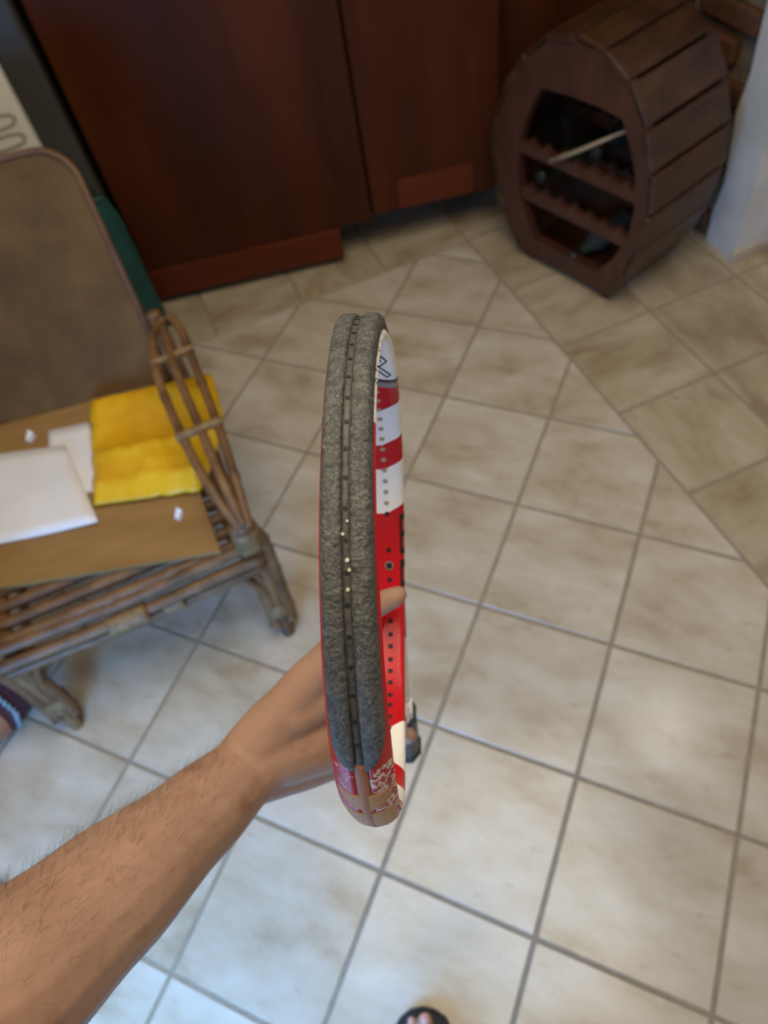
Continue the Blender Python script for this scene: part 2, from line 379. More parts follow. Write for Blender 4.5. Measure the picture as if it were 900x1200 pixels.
# ------------------------------------------------------------------ barrel wine rack
P0 = Vector((.623, 1.968, 0)); AX = Vector((.49093, -.87120, 0)); NN = Vector((.87120, .49093, 0))
def rk(s, z, n=0.0): return P0 + AX * s + NN * n + Vector((0, 0, z))
rack = thing('wine_rack', 'dark wooden barrel-shaped wine rack with scalloped shelves beside the brick wall', 'wine rack', rk(.16, 0, .15))
outer = [(.0, .03), (-.066, .12), (-.108, .22), (-.122, .32), (-.108, .42), (-.066, .52), (.0, .61), (.075, .672), (.16, .69), (.25, .678), (.33, .63), (.395, .54), (.43, .44), (.442, .33), (.428, .22), (.395, .12), (.352, .03)]
inner = [(.055, .09), (.02, .15), (-.005, .21), (-.018, .29), (-.016, .36), (.0, .43), (.025, .49), (.06, .545), (.15, .552), (.25, .552), (.322, .545), (.36, .48), (.385, .42), (.398, .33), (.392, .25), (.355, .16), (.305, .09)]
n = len(outer); V = [rk(s, z, 0) for s, z in outer] + [rk(s, z, 0) for s, z in inner] + [rk(s, z, .028) for s, z in outer] + [rk(s, z, .028) for s, z in inner]
F = []
for i in range(n):
    j = (i + 1) % n
    F += [(i, j, n + j, n + i), (2 * n + i, 3 * n + i, 3 * n + j, 2 * n + j), (i, 2 * n + i, 2 * n + j, j), (n + i, n + j, 3 * n + j, 3 * n + i)]
obj('front_panel', V, F, M['rackwood'], rack)
obj('back_panel', *extrude([rk(s, z, .285) for s, z in outer], NN * .015), M['stave'], rack)
ctr = Vector((.16, .33))
for i in range(n - 1):
    a, b = Vector(outer[i]), Vector(outer[i + 1]); t = (b - a).normalized(); a2 = a + t * .004; b2 = b - t * .004
    out = ((a + b) / 2 - ctr).normalized(); h = .010
    q = [a2 + out * h, b2 + out * h, b2 - out * .012, a2 - out * .012]
    o = obj('stave', *boxf(rk(q[0].x, q[0].y, -.006 if i % 2 else .0), rk(q[1].x, q[1].y) - rk(q[0].x, q[0].y), rk(q[3].x, q[3].y) - rk(q[0].x, q[0].y), NN * .31, .004), M['stave'], rack)
obj('bottom_board', *boxf(rk(.0, .028, .01), AX * .352, NN * .28, (0, 0, .014), .003), M['stave'], rack)
for s in (.015, .318):
    for nn in (.012, .265): obj('foot', *boxf(rk(s, 0, nn), AX * .03, NN * .03, (0, 0, .032), .005), M['stave'], rack)
for (z0, z1, s0, s1) in ((.345, .395, -.03, .41), (.205, .258, -.03, .41)):
    prof = [(s0, z0), (s1, z0), (s1, z1)]
    k = 56
    for i in range(1, k):
        s = s1 + (s0 - s1) * i / k; ph = ((s - s0) / .055) % 1.0
        prof.append((s, z1 - .018 * sqrt(max(0, 1 - (2 * ph - 1) ** 2))))
    prof.append((s0, z1))
    sh = obj('shelf', *extrude([rk(s, z, .004) for s, z in prof], NN * .018), M['rackwood'], rack)
    obj('rear_rest', *extrude([rk(s, z, .24) for s, z in prof], NN * .018), M['rackwood'], sh)
def bottle(s, z, m, label):
    prof = [(0.262, .0), (.262, .030), (.25, .034), (.12, .034), (.10, .030), (.08, .016), (.055, .0135), (.02, .0135), (.018, .016), (.008, .016), (.006, .0)]
    root = thing('bottle', label, 'bottle', rk(s, z, .13))
    pts = [rk(s, z, q[0]) for q in prof[1:-1]]; rr = [q[1] for q in prof[1:-1]]
    obj('glass', *tube(pts, rr, 18), m, root, True)
    obj('cap', *tube([rk(s, z, .045), rk(s, z, .004)], .0145, 14), M['hole'], root, True)
bottle(.06, .292, M['glass_green'], 'dark green bottle lying at the left of the middle rack shelf')
bottle(.20, .080, M['glass_pale'], 'dull grey-green bottle lying on the bottom of the rack')
bottle(.245, .430, M['hole'], 'blackish bottle lying on the upper scalloped rack shelf')
st = obj('stick', *tube([rk(.115, .372, -.014), rk(.20, .425, -.006), rk(.315, .50, .03)], [.007, .006, .004], 8), M['stick'], None, True, loc=rk(.2, .41, 0))
tag(st, 'thin pale wooden stick poking out of the upper shelf of the barrel rack', 'stick')

# ------------------------------------------------------------------ bamboo armchair
ch = thing('bamboo_armchair', 'old brown bamboo armchair with bound poles and a reclined brown backrest', 'armchair', room(-.36, 1.15))
def pole(name, pts, r=.010, par=ch, **k): return obj(name, *bamboo(pts, r, **k), M['bamboo'], par, True)
def bind(p, q, r, par=ch):
    p, q = Vector(p), Vector(q); n = 10; V, F = [], []
    pts = [p.lerp(q, i / n) for i in range(n + 1)]; rr = [r * (1.0 if i % 2 else 1.08) for i in range(n + 1)]
    return obj('binding', *tube(pts, rr, 12), M['binding'], par, True)
AC = -.36
for sgn in (1, -1):
    A = lambda a: AC + sgn * (a - AC)
    # arm: three rails that run back side by side and come together at the front leg
    lo = [room(A(-.090), .858, .435), room(A(-.112), .93, .478), room(A(-.128), 1.07, .50), room(A(-.136), 1.25, .505), room(A(-.120), 1.38, .505), room(A(-.085), 1.435, .505)]
    mi = [room(A(-.082), .853, .44), room(A(-.086), .93, .485), room(A(-.090), 1.07, .505), room(A(-.096), 1.25, .51), room(A(-.090), 1.40, .51)]
    ri = [room(A(-.074), .850, .435), room(A(-.064), .93, .478), room(A(-.056), 1.07, .50), room(A(-.056), 1.25, .505), room(A(-.056), 1.38, .505), room(A(-.072), 1.435, .505)]
    for p in (lo, mi, ri): pole('arm_rail', smooth_path(p, 6), .0095)
    for b in (1.065, 1.30): 
        dz = .004
        bind(room(A(-.140), b, .504 + dz), room(A(-.044), b, .504 + dz), .0085)
    for q in range(3):
        a = -.104 + q * .019
        leg = [room(A(a * .5 - .045), .858, .44), room(A(a), .885, .33), room(A(a - .006), .893, .20), room(A(a - .014), .872, .07), room(A(a - .018), .855, .0 if q == 1 else .045)]
        pole('leg', smooth_path(leg, 6), .0150)
    bind(room(A(-.086), .86, .425), room(A(-.090), .872, .36), .026)
    bind(room(A(-.100), .885, .10), room(A(-.101), .877, .075), .028)
    # rear leg and side rails
    pole('leg', smooth_path([room(A(-.10), 1.52, 0.0), room(A(-.10), 1.47, .25), room(A(-.10), 1.44, .40), room(A(-.10), 1.45, .52)], 5), .016)
    pole('side_rail', [room(A(-.12), .89, .315), room(A(-.12), 1.47, .315)], .013)
    pole('side_rail', [room(A(-.105), .89, .19), room(A(-.105), 1.47, .19)], .011)
    # curved corner brace under the apron
    pole('brace', smooth_path([room(A(-.215), .882, .285), room(A(-.155), .880, .262), room(A(-.122), .880, .21), room(A(-.110), .880, .14)], 6), .008)
# front apron: bundle of long poles
for (b, zz, r) in ((.885, .335, .012), (.868, .305, .013), (.872, .270, .012)):
    pole('apron_pole', [room(-.085, b, zz), room(-.36, b, zz - .012), room(-.635, b, zz)], r)
pole('apron_pole', [room(-.10, 1.44, .315), room(-.62, 1.44, .315)], .013)
bind(room(-.33, .866, .292), room(-.41, .866, .29), .02)
bind(room(-.30, .872, .268), room(-.26, .872, .27), .016)
for k in range(14):
    b = .900 + k * .041; pole('seat_pole', [room(-.115, b, .332), room(-.605, b, .332)], .0125)
# backrest: thick board with rounded top corners and a wooden rim
BO = Vector((-.422, 1.350, .362)); BR = Vector((-.999, -.045, 0)).normalized(); BU = Vector((-.128, .58, .803)).normalized(); BN = BR.cross(BU).normalized()
if BN.y > 0: BN = -BN
def bq(a, h, d=0.0): return BO + BR * a + BU * h + BN * d
WB, HB, RB = .47, .535, .075
out = [(0, 0), (0, HB - RB)] + [(RB - RB * cos(t), HB - RB + RB * sin(t)) for t in [pi / 2 * i / 8 for i in range(1, 8)]] + [(RB, HB), (WB - RB, HB)] + [(WB - RB + RB * sin(t), HB - RB + RB * cos(t)) for t in [pi / 2 * i / 8 for i in range(1, 8)]] + [(WB, HB - RB), (WB, 0)]
bk_ = obj('backrest', *extrude([bq(a, h, .0) for a, h in out], BN * -.022), M['backcloth'], ch)
obj('back_rim', *tube([bq(a, h, .001) for a, h in out], .0075, 8), M['rim'], ch, True)
for a in (.05, WB - .05): pole('back_post', [bq(a, -.05, -.04), bq(a, HB * .9, -.036)], .012)
pole('back_rail', [bq(.0, .10, -.05), bq(WB, .10, -.05)], .011)
# cardboard sheet on the seat, papers, yellow sack, scraps
SZ = .348
cb = [(-.331, .832), (-.449, 1.352), (-.90, 1.332), (-.86, .872)]
def flat(name, pts, z, th, m, label, cat):
    c = Vector((sum(p[0] for p in pts) / len(pts), sum(p[1] for p in pts) / len(pts), z))
    return tag(obj(name, *prism(pts[::-1], z, z + th), m, loc=c), label, cat)
flat('cardboard_sheet', cb, SZ, .010, M['cardboard'], 'tan cardboard sheet covering the seat of the bamboo armchair', 'cardboard')
def sheet(name, cs, z, m, label, cat, curl=0.0, nu=8):
    V, F = [], []
    for s in (0, 1):
        for i in range(nu + 1):
            for j in range(nu + 1):
                u, v = i / nu, j / nu
                p = (Vector(cs[0]) * (1 - u) * (1 - v) + Vector(cs[1]) * u * (1 - v) + Vector(cs[2]) * u * v + Vector(cs[3]) * (1 - u) * v)
                V.append((p.x, p.y, z + s * .0012 + curl * (u - .5) ** 2 * (0.3 + v)))
    W = nu + 1; K = W * W
    for i in range(nu):
        for j in range(nu):
            a = i * W + j; F += [(a, a + 1, a + W + 1, a + W), (K + a, K + a + W, K + a + W + 1, K + a + 1)]
    rim = [i * W for i in range(nu + 1)] + [nu * W + j for j in range(1, nu + 1)] + [i * W + nu for i in range(nu - 1, -1, -1)] + [j for j in range(nu - 1, 0, -1)]
    for a, b in zip(rim, rim[1:] + rim[:1]): F.append((a, b, K + b, K + a))
    c = sum((Vector(q) for q in cs), Vector((0, 0))) / 4
    return tag(obj(name, V, F, m, loc=(c.x, c.y, z), smooth=True), label, cat)
sheet('paper_sheet', [(-.716, 1.275), (-.618, 1.272), (-.575, 1.06), (-.69, 1.06)], SZ + .0102, M['paper'], 'creased white paper half hidden under the larger sheet on the seat', 'paper', .006)
sheet('paper_sheet', [(-.865, 1.238), (-.668, 1.212), (-.580, .968), (-.83, .972)], SZ + .0142, M['paper'], 'large white sheet of paper lying on the cardboard seat', 'paper', .012)
def scrap(x, y, s, label):
    V = [(x - s, y - s * .4, SZ + .0102), (x + s * .2, y - s * 1.3, SZ + .0102), (x + s, y + s * .6, SZ + .0102), (x - s * .1, y + s * 1.4, SZ + .0102)]
    V += [(a, b, z + .004 + .004 * k) for k, (a, b, z) in enumerate(V)]
    F = [(0, 1, 2, 3), (4, 5, 6, 7)] + [(i, (i + 1) % 4, 4 + (i + 1) % 4, 4 + i) for i in range(4)]
    tag(obj('paper_scrap', V, F, M['paper'], loc=(x, y, SZ + .011)), label, 'paper scrap')
scrap(-.756, 1.262, .011, 'small white paper scrap near the armchair backrest')
scrap(-.411, .940, .009, 'small white paper scrap near the front of the cardboard seat')
def sack():
    cs = [(-.612, 1.325), (-.322, 1.325), (-.362, .985), (-.588, 1.012)]; nu, nv = 40, 34
    def f(u, v):
        z = .016 + .007 * sin(v * 9 + 1.2 * sin(u * 4)) + .011 * math.exp(-((v - .58 - .05 * sin(5 * u)) / .05) ** 2) + .009 * math.exp(-((v - .88) / .06) ** 2)
        z += .010 * noise.noise(Vector((u * 3, v * 4, 3))) + .003 * noise.noise(Vector((u * 9, v * 11, 8)))
        ed = min(u, 1 - u, v, 1 - v); return z * min(1, ed * 10 + .25) + .004
    V, F = [], []
    for s in (0, 1):
        for i in range(nu + 1):
            for j in range(nv + 1):
                u, v = i / nu, j / nv
                p = (Vector(cs[0]) * (1 - u) * (1 - v) + Vector(cs[1]) * u * (1 - v) + Vector(cs[2]) * u * v + Vector(cs[3]) * (1 - u) * v)
                p += Vector((.035 * sin(v * pi) * u, 0)) + Vector((.006 * noise.noise(Vector((u * 9, v * 9, 1))), .006 * noise.noise(Vector((u * 9, v * 9, 5)))))
                V.append((p.x, p.y, SZ + .0185 + (f(u, v) if s else 0)))
    W = nv + 1; K = W * (nu + 1)
    for i in range(nu):
        for j in range(nv):
            a = i * W + j; F += [(a, a + 1, a + W + 1, a + W), (K + a, K + a + W, K + a + W + 1, K + a + 1)]
    rim = [i * W for i in range(nu + 1)] + [nu * W + j for j in range(1, nv + 1)] + [i * W + nv for i in range(nu - 1, -1, -1)] + [j for j in range(nv - 1, 0, -1)]
    for a, b in zip(rim, rim[1:] + rim[:1]): F.append((a, b, K + b, K + a))
    tag(obj('plastic_bag', V, F, M['yellow'], loc=(-.47, 1.15, SZ + .0185), smooth=True), 'folded bright yellow plastic bag lying on the armchair seat under the arm', 'plastic bag')
sack()

# ------------------------------------------------------------------ maroon cloth bag beside the chair
def cloth_bag():
    c = Vector((-.990, .805, 0)); root = thing('cloth_bag', 'maroon cloth bag with rust patch and pale blue zigzag trim beside the armchair', 'bag', c)
    def sp(a, t):
        prof = [(0, .02), (.02, .115), (.10, .150), (.18, .140), (.25, .105), (.29, .06), (.30, .0)]
        k = min(int(t * 6), 5); fr = t * 6 - k; z = prof[k][0] + (prof[k + 1][0] - prof[k][0]) * fr; r = prof[k][1] + (prof[k + 1][1] - prof[k][1]) * fr
        r *= 1 + .05 * sin(3 * a + 1) + .04 * noise.noise(Vector((cos(a) * 2, sin(a) * 2, z * 8)))
        return z, r
    def pt(a, t, d=0.0):
        z, r = sp(a, t); return c + Vector((cos(a) * (r + d), sin(a) * (r + d), z))
    na, nt = 40, 24
    V = [pt(2 * pi * i / na, j / nt) for j in range(nt + 1) for i in range(na)]
    F = [(j * na + i, j * na + (i + 1) % na, (j + 1) * na + (i + 1) % na, (j + 1) * na + i) for j in range(nt) for i in range(na)] + [tuple(range(na))]
    obj('body', V, F, M['maroon'], root, True)
    ang = lambda t: -.62 - .32 * sin(pi * t)  # seam
    zz = []
    for k in range(45):
        t = .06 + .8 * k / 44; zz.append(pt(-.95 + .35 * sin(pi * t) + (.025 if k % 2 else -.025), t, .004))
    obj('zigzag_trim', *tube(zz, .0045, 6), M['trim'], root, True)
    V, F = [], []
    for j in range(15):
        t = .10 + .66 * j / 14
        for i in range(9):
            a0 = -2.3; a1 = -1.12 + .35 * sin(pi * t); V.append(pt(a0 + (a1 - a0) * i / 8, t, .003))
    F = [(j * 9 + i, j * 9 + i + 1, j * 9 + i + 10, j * 9 + i + 9) for j in range(14) for i in range(8)]
    obj('patch', V, F, M['patch'], root, True)
    h = [c + Vector((-.04, 0, .29)), c + Vector((-.04, 0, .36)), c + Vector((.0, 0, .39)), c + Vector((.04, 0, .36)), c + Vector((.04, 0, .29))]
    obj('handle', *tube(smooth_path(h, 6), .007, 8), M['maroon'], root, True)
cloth_bag()

# ------------------------------------------------------------------ tennis racquet
RA, RBW, RT = .168, .137, .0225
QC = Vector((-.0045, .0403, .442)); az, el, ro = .0624, .4993, .0254
ax_ = Vector((sin(az), sin(el) * cos(az), cos(el) * cos(az))); RY = -ax_
w_ = Vector((0, 1, 0)); w_ = (w_ - RY * w_.dot(RY)).normalized(); n_ = w_.cross(RY)
if n_.x < 0: n_ = -n_
RX = w_ * cos(ro) + n_ * sin(ro); RZ = w_ * -sin(ro) + n_ * cos(ro)
def rq(x, y, z):
    p = QC + RX * x + RY * y + RZ * z; return camp(*p)
rac = thing('tennis_racquet', 'unstrung red and white tennis racquet with scuffed grey bumper held edge-on', 'racquet', rq(0, 0, 0))
def hp(th, off, z):
    """point on hoop: angle from the tip, distance inside the outer edge, across the beam"""
    nx, ny = sin(th) / RBW, cos(th) / RA; l = sqrt(nx * nx + ny * ny); nx /= l; ny /= l
    return rq(RBW * sin(th) - nx * off, RA * cos(th) - ny * off, z)
D = .0125; hz = RT / 2
def beam(th): return 1 + .30 * sin(th) ** 2   # the beam is deeper at the sides of the head
def oprof(z): return .0080 * (abs(z) / hz) ** 2.6        # outer side bulges, edges rounded
sec = [(.0026, 0), (.0026, .0016), (oprof(.0030), .0030)] + [(oprof(hz * t), hz * t) for t in (.42, .56, .68, .78, .86, .93, .98, 1.0)] + [(.0100, hz * .97), (.0115, hz * .88), (.0123, hz * .70), (.0125, hz * .45), (.0125, hz * .2), (.0125, 0)]
sec = sec + [(o, -z) for o, z in sec[-2:0:-1]]
AMP = [(0, 0), (64, 0), (90, -4), (112, -6), (126, -6), (138, -6), (151, 4), (170, 0), (215, 2.0), (232, 3.2), (270, 3.2), (281, -1.5), (286, -1.5), (297, 0), (361, 0)]
def amp(d):
    for (a, p), (b, q) in zip(AMP, AMP[1:]):
        if a <= d <= b: return p + (q - p) * (d - a) / (b - a)
    return 0
NS = 1080; K = len(sec)
V = []
for i in range(NS):
    for o, z in sec:
        q = radians(i * 360 / NS + amp(i * 360 / NS) * (z / hz if z > 0 else 0)); V.append(hp(q, o, z * beam(q)))
F, fm = [], []
def paint(deg, o, z):
    d = deg % 360
    outerside = o < .0079
    if outerside and (d < 64 or d > 294): return 1 if z > 0 and d > 300 else 0
    if outerside and 64 <= d < 98: return 5 if z > .002 else 4
    if d > 300 or d < 1: return 3 if o < .008 else 2
    if d > 285: return 2
    if d > 283.2: return 6
    if d > 281: return 7
    if d > 270: return 0
    if d > 256.5: return 2
    if d > 247.5: return 0
    if d > 232: return 2
    if d > 151: return 0
    if d > 137: return 2
    if d > 125: return 0
    if d > 112: return 2
    if d > 102: return 0
    if d > 92: return 2
    return 4 if o < .009 else 0
for i in range(NS):
    for k in range(K):
        k2 = (k + 1) % K; F.append((i * K + k, i * K + k2, ((i + 1) % NS) * K + k2, ((i + 1) % NS) * K + k))
        om = (sec[k][0] + sec[k2][0]) / 2; zm = (sec[k][1] + sec[k2][1]) / 2; fm.append(paint((i + .5) * 360 / NS, om, zm))
mats = [M['red'], M['white_chip'], M['white'], M['white_chip'], M['red_worn'], M['red_scuff'], M['black'], M['greyline']]
frame_o = obj('hoop_frame', V, F, mats, rac, True, fm)
def band(name, a0, a1, prof, m, par=rac, taper=0.0, step=1.0):
    """strip of closed cross-section lying along the hoop"""
    n = int((a1 - a0) / step); V, F = [], []; k = len(prof)
    for i in range(n + 1):
        d = a0 + (a1 - a0) * i / n; e = min(d - a0, a1 - d)
        for o, z in prof:
            zz = z
            if taper and e < taper:   # pointed ends
                q = sqrt(max(0.0, 1 - (1 - e / taper) ** 2)); zc = math.copysign(.0022, z); zz = zc + (z - zc) * (.18 + .82 * q)
            V.append(hp(radians(d), o, zz * (1 + (beam(radians(d)) - 1) * .75)))
    for i in range(n):
        for j in range(k): F.append((i * k + j, i * k + (j + 1) % k, (i + 1) * k + (j + 1) % k, (i + 1) * k + j))
    F += [tuple(range(k)), tuple(n * k + j for j in range(k))]
    return obj(name, V, F, m, par, True)
# bumper guard: two rails and the sunken string groove between them
for sg in (1, -1):
    prof = [(.0022, .0015), (-.0012, .0016), (-.0022, .0021), (-.0026, .0030), (-.0026, .0070), (-.0022, .0084), (-.0010, .0094), (.0020, .0101), (.0058, .0104), (.0060, .0090), (.0030, .0040)]
    band('bumper_rail', -66, 62.5, [(o, sg * z) for o, z in prof], M['bumper'], rac, 8)
band('bumper_groove', -66, 62, [(.0030, -.0020), (-.0004, -.0018), (-.0007, 0), (-.0004, .0018), (.0030, .0020)], M['groove'])
# tan grommet strip with cross tabs below the bumper
strip = band('grommet_strip', 62, 118, [(.0030, -.0026), (.0000, -.0024), (-.0008, -.0008), (-.0008, .0008), (.0000, .0024), (.0030, .0026)], M['tan_dark'])
def tab(d0, d1):
    V, F = [], []; n = 10
    for i in range(n + 1):
        t = i / n; d = d0 + (d1 - d0) * t; wv = .0098 * sqrt(max(0, 1 - (t * .98) ** 2)) + .0004
        
        for z in [wv * q / 4 for q in range(-4, 5)]: V.append(hp(radians(d), oprof(z) - .0007 + .0006 * abs(z) / hz, z * beam(radians(d))))
    for i in range(n):
        for j in range(8): F.append((i * 9 + j, i * 9 + j + 1, i * 9 + j + 10, i * 9 + j + 9))
    b = len(V); V += [v + (camp(*QC) - v).normalized() * .003 for v in V]
    F += [tuple(b + q for q in f[::-1]) for f in F]
    rim = [i * 9 for i in range(n + 1)] + [n * 9 + j for j in range(1, 8)] + [i * 9 + 8 for i in range(n, -1, -1)] + [j for j in range(7, 0, -1)]
    for p, q in zip(rim, rim[1:] + rim[:1]): F.append((p, q, b + q, b + p))
    obj('grommet_tab', V, F, M['tan'], strip, False)
tab(72, 78); tab(80.5, 87); tab(84, 96); tab(90, 108)
# string holes, outside (in the groove) and inside
def disc(name, th, off0, off1, r, m, par, z=0.0, ring=None):
    c = hp(th, off0, z); c2 = hp(th, off1, z); t = (hp(th + .01, off0, z) - hp(th - .01, off0, z)).normalized(); u = camp(*(QC + RZ)) - camp(*QC)
    V = [c + t * (r * cos(a)) + u * (r * sin(a)) for a in [2 * pi * k / 10 for k in range(10)]] + [c2 + t * (r * cos(a)) + u * (r * sin(a)) for a in [2 * pi * k / 10 for k in range(10)]]
    F = [tuple(range(10)), tuple(range(10, 20))] + [(k, (k + 1) % 10, 10 + (k + 1) % 10, 10 + k) for k in range(10)]
    return obj(name, V, F, m, par)
for d in list(range(-60, 60, 5)): disc('string_hole', radians(d + 2), .0012, -.0010, .0010, M['hole'], rac)
for d in [282.5 - 3.9 * k for k in range(14)] + [219, 208.5, 199, 193.5, 188.5, 184, 179, 174.5, 170, 165, 161, 156, 151, 146.5, 141, 136, 131]:
    disc('string_hole', radians(d), D - .002, D + .0004, .0020, M['hole_tan'] if d > 233 else M['hole'], rac)
rg = disc('eyelet', radians(213.5), D - .002, D + .0006, .0036, M['greyline'], rac); disc('eyelet_hole', radians(213.5), D - .002, D + .0009, .0026, M['hole'], rg)
# lettering on the side of the hoop
NSEC = [(.0126, 0.0), (.0126, hz * .45), (.0124, hz * .70), (.0116, hz * .88), (.0101, hz * .97), (.0080, hz * 1.0), (.0062, hz * .98), (.0049, hz * .92)]
acc = [0]
for (a, b), (c, d) in zip(NSEC, NSEC[1:]): acc.append(acc[-1] + sqrt((a - c) ** 2 + (b - d) ** 2))
def surf(deg, s):
    k = 0
    while k < len(acc) - 2 and s > acc[k + 1]: k += 1
    f = (s - acc[k]) / (acc[k + 1] - acc[k]); o = NSEC[k][0] + (NSEC[k + 1][0] - NSEC[k][0]) * f; z = NSEC[k][1] + (NSEC[k + 1][1] - NSEC[k][1]) * f
    return hp(radians(deg), o + .0002, z * beam(radians(deg)) + .0002)
def stroke(name, pts, wd, m, par):
    P = []
    for (d0, s0), (d1, s1) in zip(pts, pts[1:]):
        for k in range(8): P.append(surf(d0 + (d1 - d0) * k / 8, s0 + (s1 - s0) * k / 8))
    P.append(surf(*pts[-1])); return joinm(tube(P, wd, 6))
L1 = stroke('letter', [(304, .0014), (294.5, .0072), (291.5, .0028), (286.5, .0080), (285.5, .0062), (290.5, .0008)], .00040, M['black'], rac)
L2 = stroke('letter', [(301, .0002), (294.5, .0042), (299, .0046), (303, .0024)], .00030, M['black'], rac)
obj('outlined_lettering', *joinm(L1, L2), M['black'], frame_o)
def patch_(d0, d1, s0, s1):
    V, F = [], []
    for i in range(7):
        for j in range(4): V.append(surf(d0 + (d1 - d0) * i / 6, s0 + (s1 - s0) * j / 3))
    for i in range(6):
        for j in range(3): F.append((i * 4 + j, i * 4 + j + 1, i * 4 + j + 5, i * 4 + j + 4))
    return V, F
s0, s1 = .0080, .0140
obj('black_lettering', *joinm(patch_(231.5, 217.5, s0, s0 + .0016), patch_(231.5, 229.5, s0, s1), patch_(225.5, 223.5, s0, s1), patch_(219.5, 217.5, s0, s1), patch_(215.5, 206, s0, s0 + .0018), patch_(215.5, 213, s0, s1), patch_(208, 206, s0 + .001, s1)), M['black'], frame_o)
# throat arms, handle, grip
for sg in (1, -1):
    th = radians(180 - sg * 40)
    pts = []
    for t in [k / 14 for k in range(15)]:
        x0 = sg * (RBW * sin(radians(140)) - .004); y0 = RA * cos(radians(140))
        x = x0 * (1 - t) ** 1.7 + sg * .0085 * (1 - (1 - t) ** 1.7); y = y0 + (-.318 - y0) * t; pts.append((x, y))
    V, F = [], []
    for i, (x, y) in enumerate(pts):
        x1, y1 = pts[min(i + 1, 14)]; x_, y_ = pts[max(i - 1, 0)]; tx, ty = x1 - x_, y1 - y_; l = sqrt(tx * tx + ty * ty); nx, ny = ty / l, -tx / l
        for k in range(12):
            a = 2 * pi * k / 12; V.append(rq(x + nx * .0075 * cos(a), y + ny * .0075 * cos(a), hz * .96 * max(-.85, min(.85, sin(a) * 1.15)) / .85))
    F = [(i * 12 + k, i * 12 + (k + 1) % 12, (i + 1) * 12 + (k + 1) % 12, (i + 1) * 12 + k) for i in range(14) for k in range(12)]
    F += [tuple(range(12)), tuple(14 * 12 + k for k in range(12))]
    obj('throat_arm', V, F, [M['red'], M['white']], rac, True, [1 if 6 <= i < 14 else 0 for i in range(14) for k in range(12)] + [0, 0])
def octo(ys, m, name, par=rac):
    V, F = [], []
    for y, rx, rz in ys:
        for k in range(8):
            a = pi / 8 + k * pi / 4; V.append(rq(rx * cos(a) * 1.08, y, rz * sin(a) * 1.08))
    n = len(ys)
    F = [(i * 8 + k, i * 8 + (k + 1) % 8, (i + 1) * 8 + (k + 1) % 8, (i + 1) * 8 + k) for i in range(n - 1) for k in range(8)] + [tuple(range(8)), tuple((n - 1) * 8 + k for k in range(8))]
    return obj(name, V, F, m, par)
octo([(-.312, .0155, .0125), (-.345, .0155, .0130)], M['white'], 'handle_shaft')
grip = octo([(-.340, .0150, .0135)] + [q for k in range(9) for q in ((-.344 - k * .0175, .0165, .0148), (-.358 - k * .0175, .0172, .0155), (-.3595 - k * .0175, .0160, .0143))], M['grip'], 'grip')
octo([(-.498, .0172, .0155), (-.506, .0200, .0180), (-.516, .0200, .0180), (-.517, .0170, .0150)], M['rubber'], 'butt_cap')
octo([(-.334, .0168, .0150), (-.344, .0176, .0158), (-.354, .0174, .0156)], M['rubber'], 'grip_collar')
# lint caught in the groove
for (d, z, r) in ((25.0, .0005, .0008), (26.5, .0012, .0006), (29.5, .0004, .0007), (21, -.001, .0006), (19, .0008, .0005)):
    disc('lint', radians(d), .0006, -.0016, r, M['fluff'], rac, z)

# ------------------------------------------------------------------ person: left forearm and hand, and the foot below
def remesh(parts, vox, smooth_it, name):
    V, F = joinm(*parts); me = bpy.data.meshes.new(name); me.from_pydata([tuple(v) for v in V], [], F)
    bm = bmesh.new(); bm.from_mesh(me); bmesh.ops.recalc_face_normals(bm, faces=bm.faces); bm.to_mesh(me); bm.free()
    o = bpy.data.objects.new(name, me); COL.objects.link(o)
    r = o.modifiers.new('r', 'REMESH'); r.mode = 'VOXEL'; r.voxel_size = vox
    s = o.modifiers.new('s', 'SMOOTH'); s.factor = 0.5; s.iterations = smooth_it
    dg = bpy.context.evaluated_depsgraph_get(); ev = o.evaluated_get(dg); m2 = bpy.data.meshes.new_from_object(ev)
    V = [v.co.copy() for v in m2.vertices]; F = [tuple(p.vertices) for p in m2.polygons]
    bpy.data.objects.remove(o); bpy.data.meshes.remove(m2); return V, F
def ball(c, r, n=12):
    c = Vector(c); V, F = [], []
    rx, ry, rz = r if isinstance(r, (tuple, list)) else (r, r, r)
    for j in range(n + 1):
        t = pi * j / n
        for i in range(n): V.append(c + Vector((rx * sin(t) * cos(2 * pi * i / n), ry * sin(t) * sin(2 * pi * i / n), rz * cos(t))))
    for j in range(n):
        for i in range(n): F.append((j * n + i, j * n + (i + 1) % n, (j + 1) * n + (i + 1) % n, (j + 1) * n + i))
    return V, F
def limb(P, R, n=6):
    Q = smooth_path(P, n); rr = []
    for i in range(len(P) - 1):
        for k in range(n):
            t = k / n; t = t * t * (3 - 2 * t); rr.append(R[i] * (1 - t) + R[i + 1] * t)
    rr.append(R[-1])
    return [tube(Q, rr, 16), ball(Q[0], R[0]), ball(Q[-1], R[-1])]
arm = []
shoulder = Vector((-.27, -.19, 1.30)); elbow = held(-105, 1215, .415)
arm += limb([shoulder, shoulder.lerp(elbow, .5) + Vector((0, -.01, -.005)), elbow, held(5, 1153, .445), held(118, 1056, .495), held(226, 960, .555), held(288, 903, .598), held(330, 870, .612)],
            [.056, .050, .048, .0535, .0465, .0360, .0300, .0285])
# palm
arm += limb([held(292, 896, .60), held(345, 872, .618), held(392, 862, .636)], [.027, .031, .029])
arm += limb([held(290, 884, .598), held(335, 838, .606), held(390, 806, .612)], [.024, .025, .021])
arm += limb([held(300, 912, .606), held(348, 898, .630), held(390, 888, .646)], [.022, .022, .019])
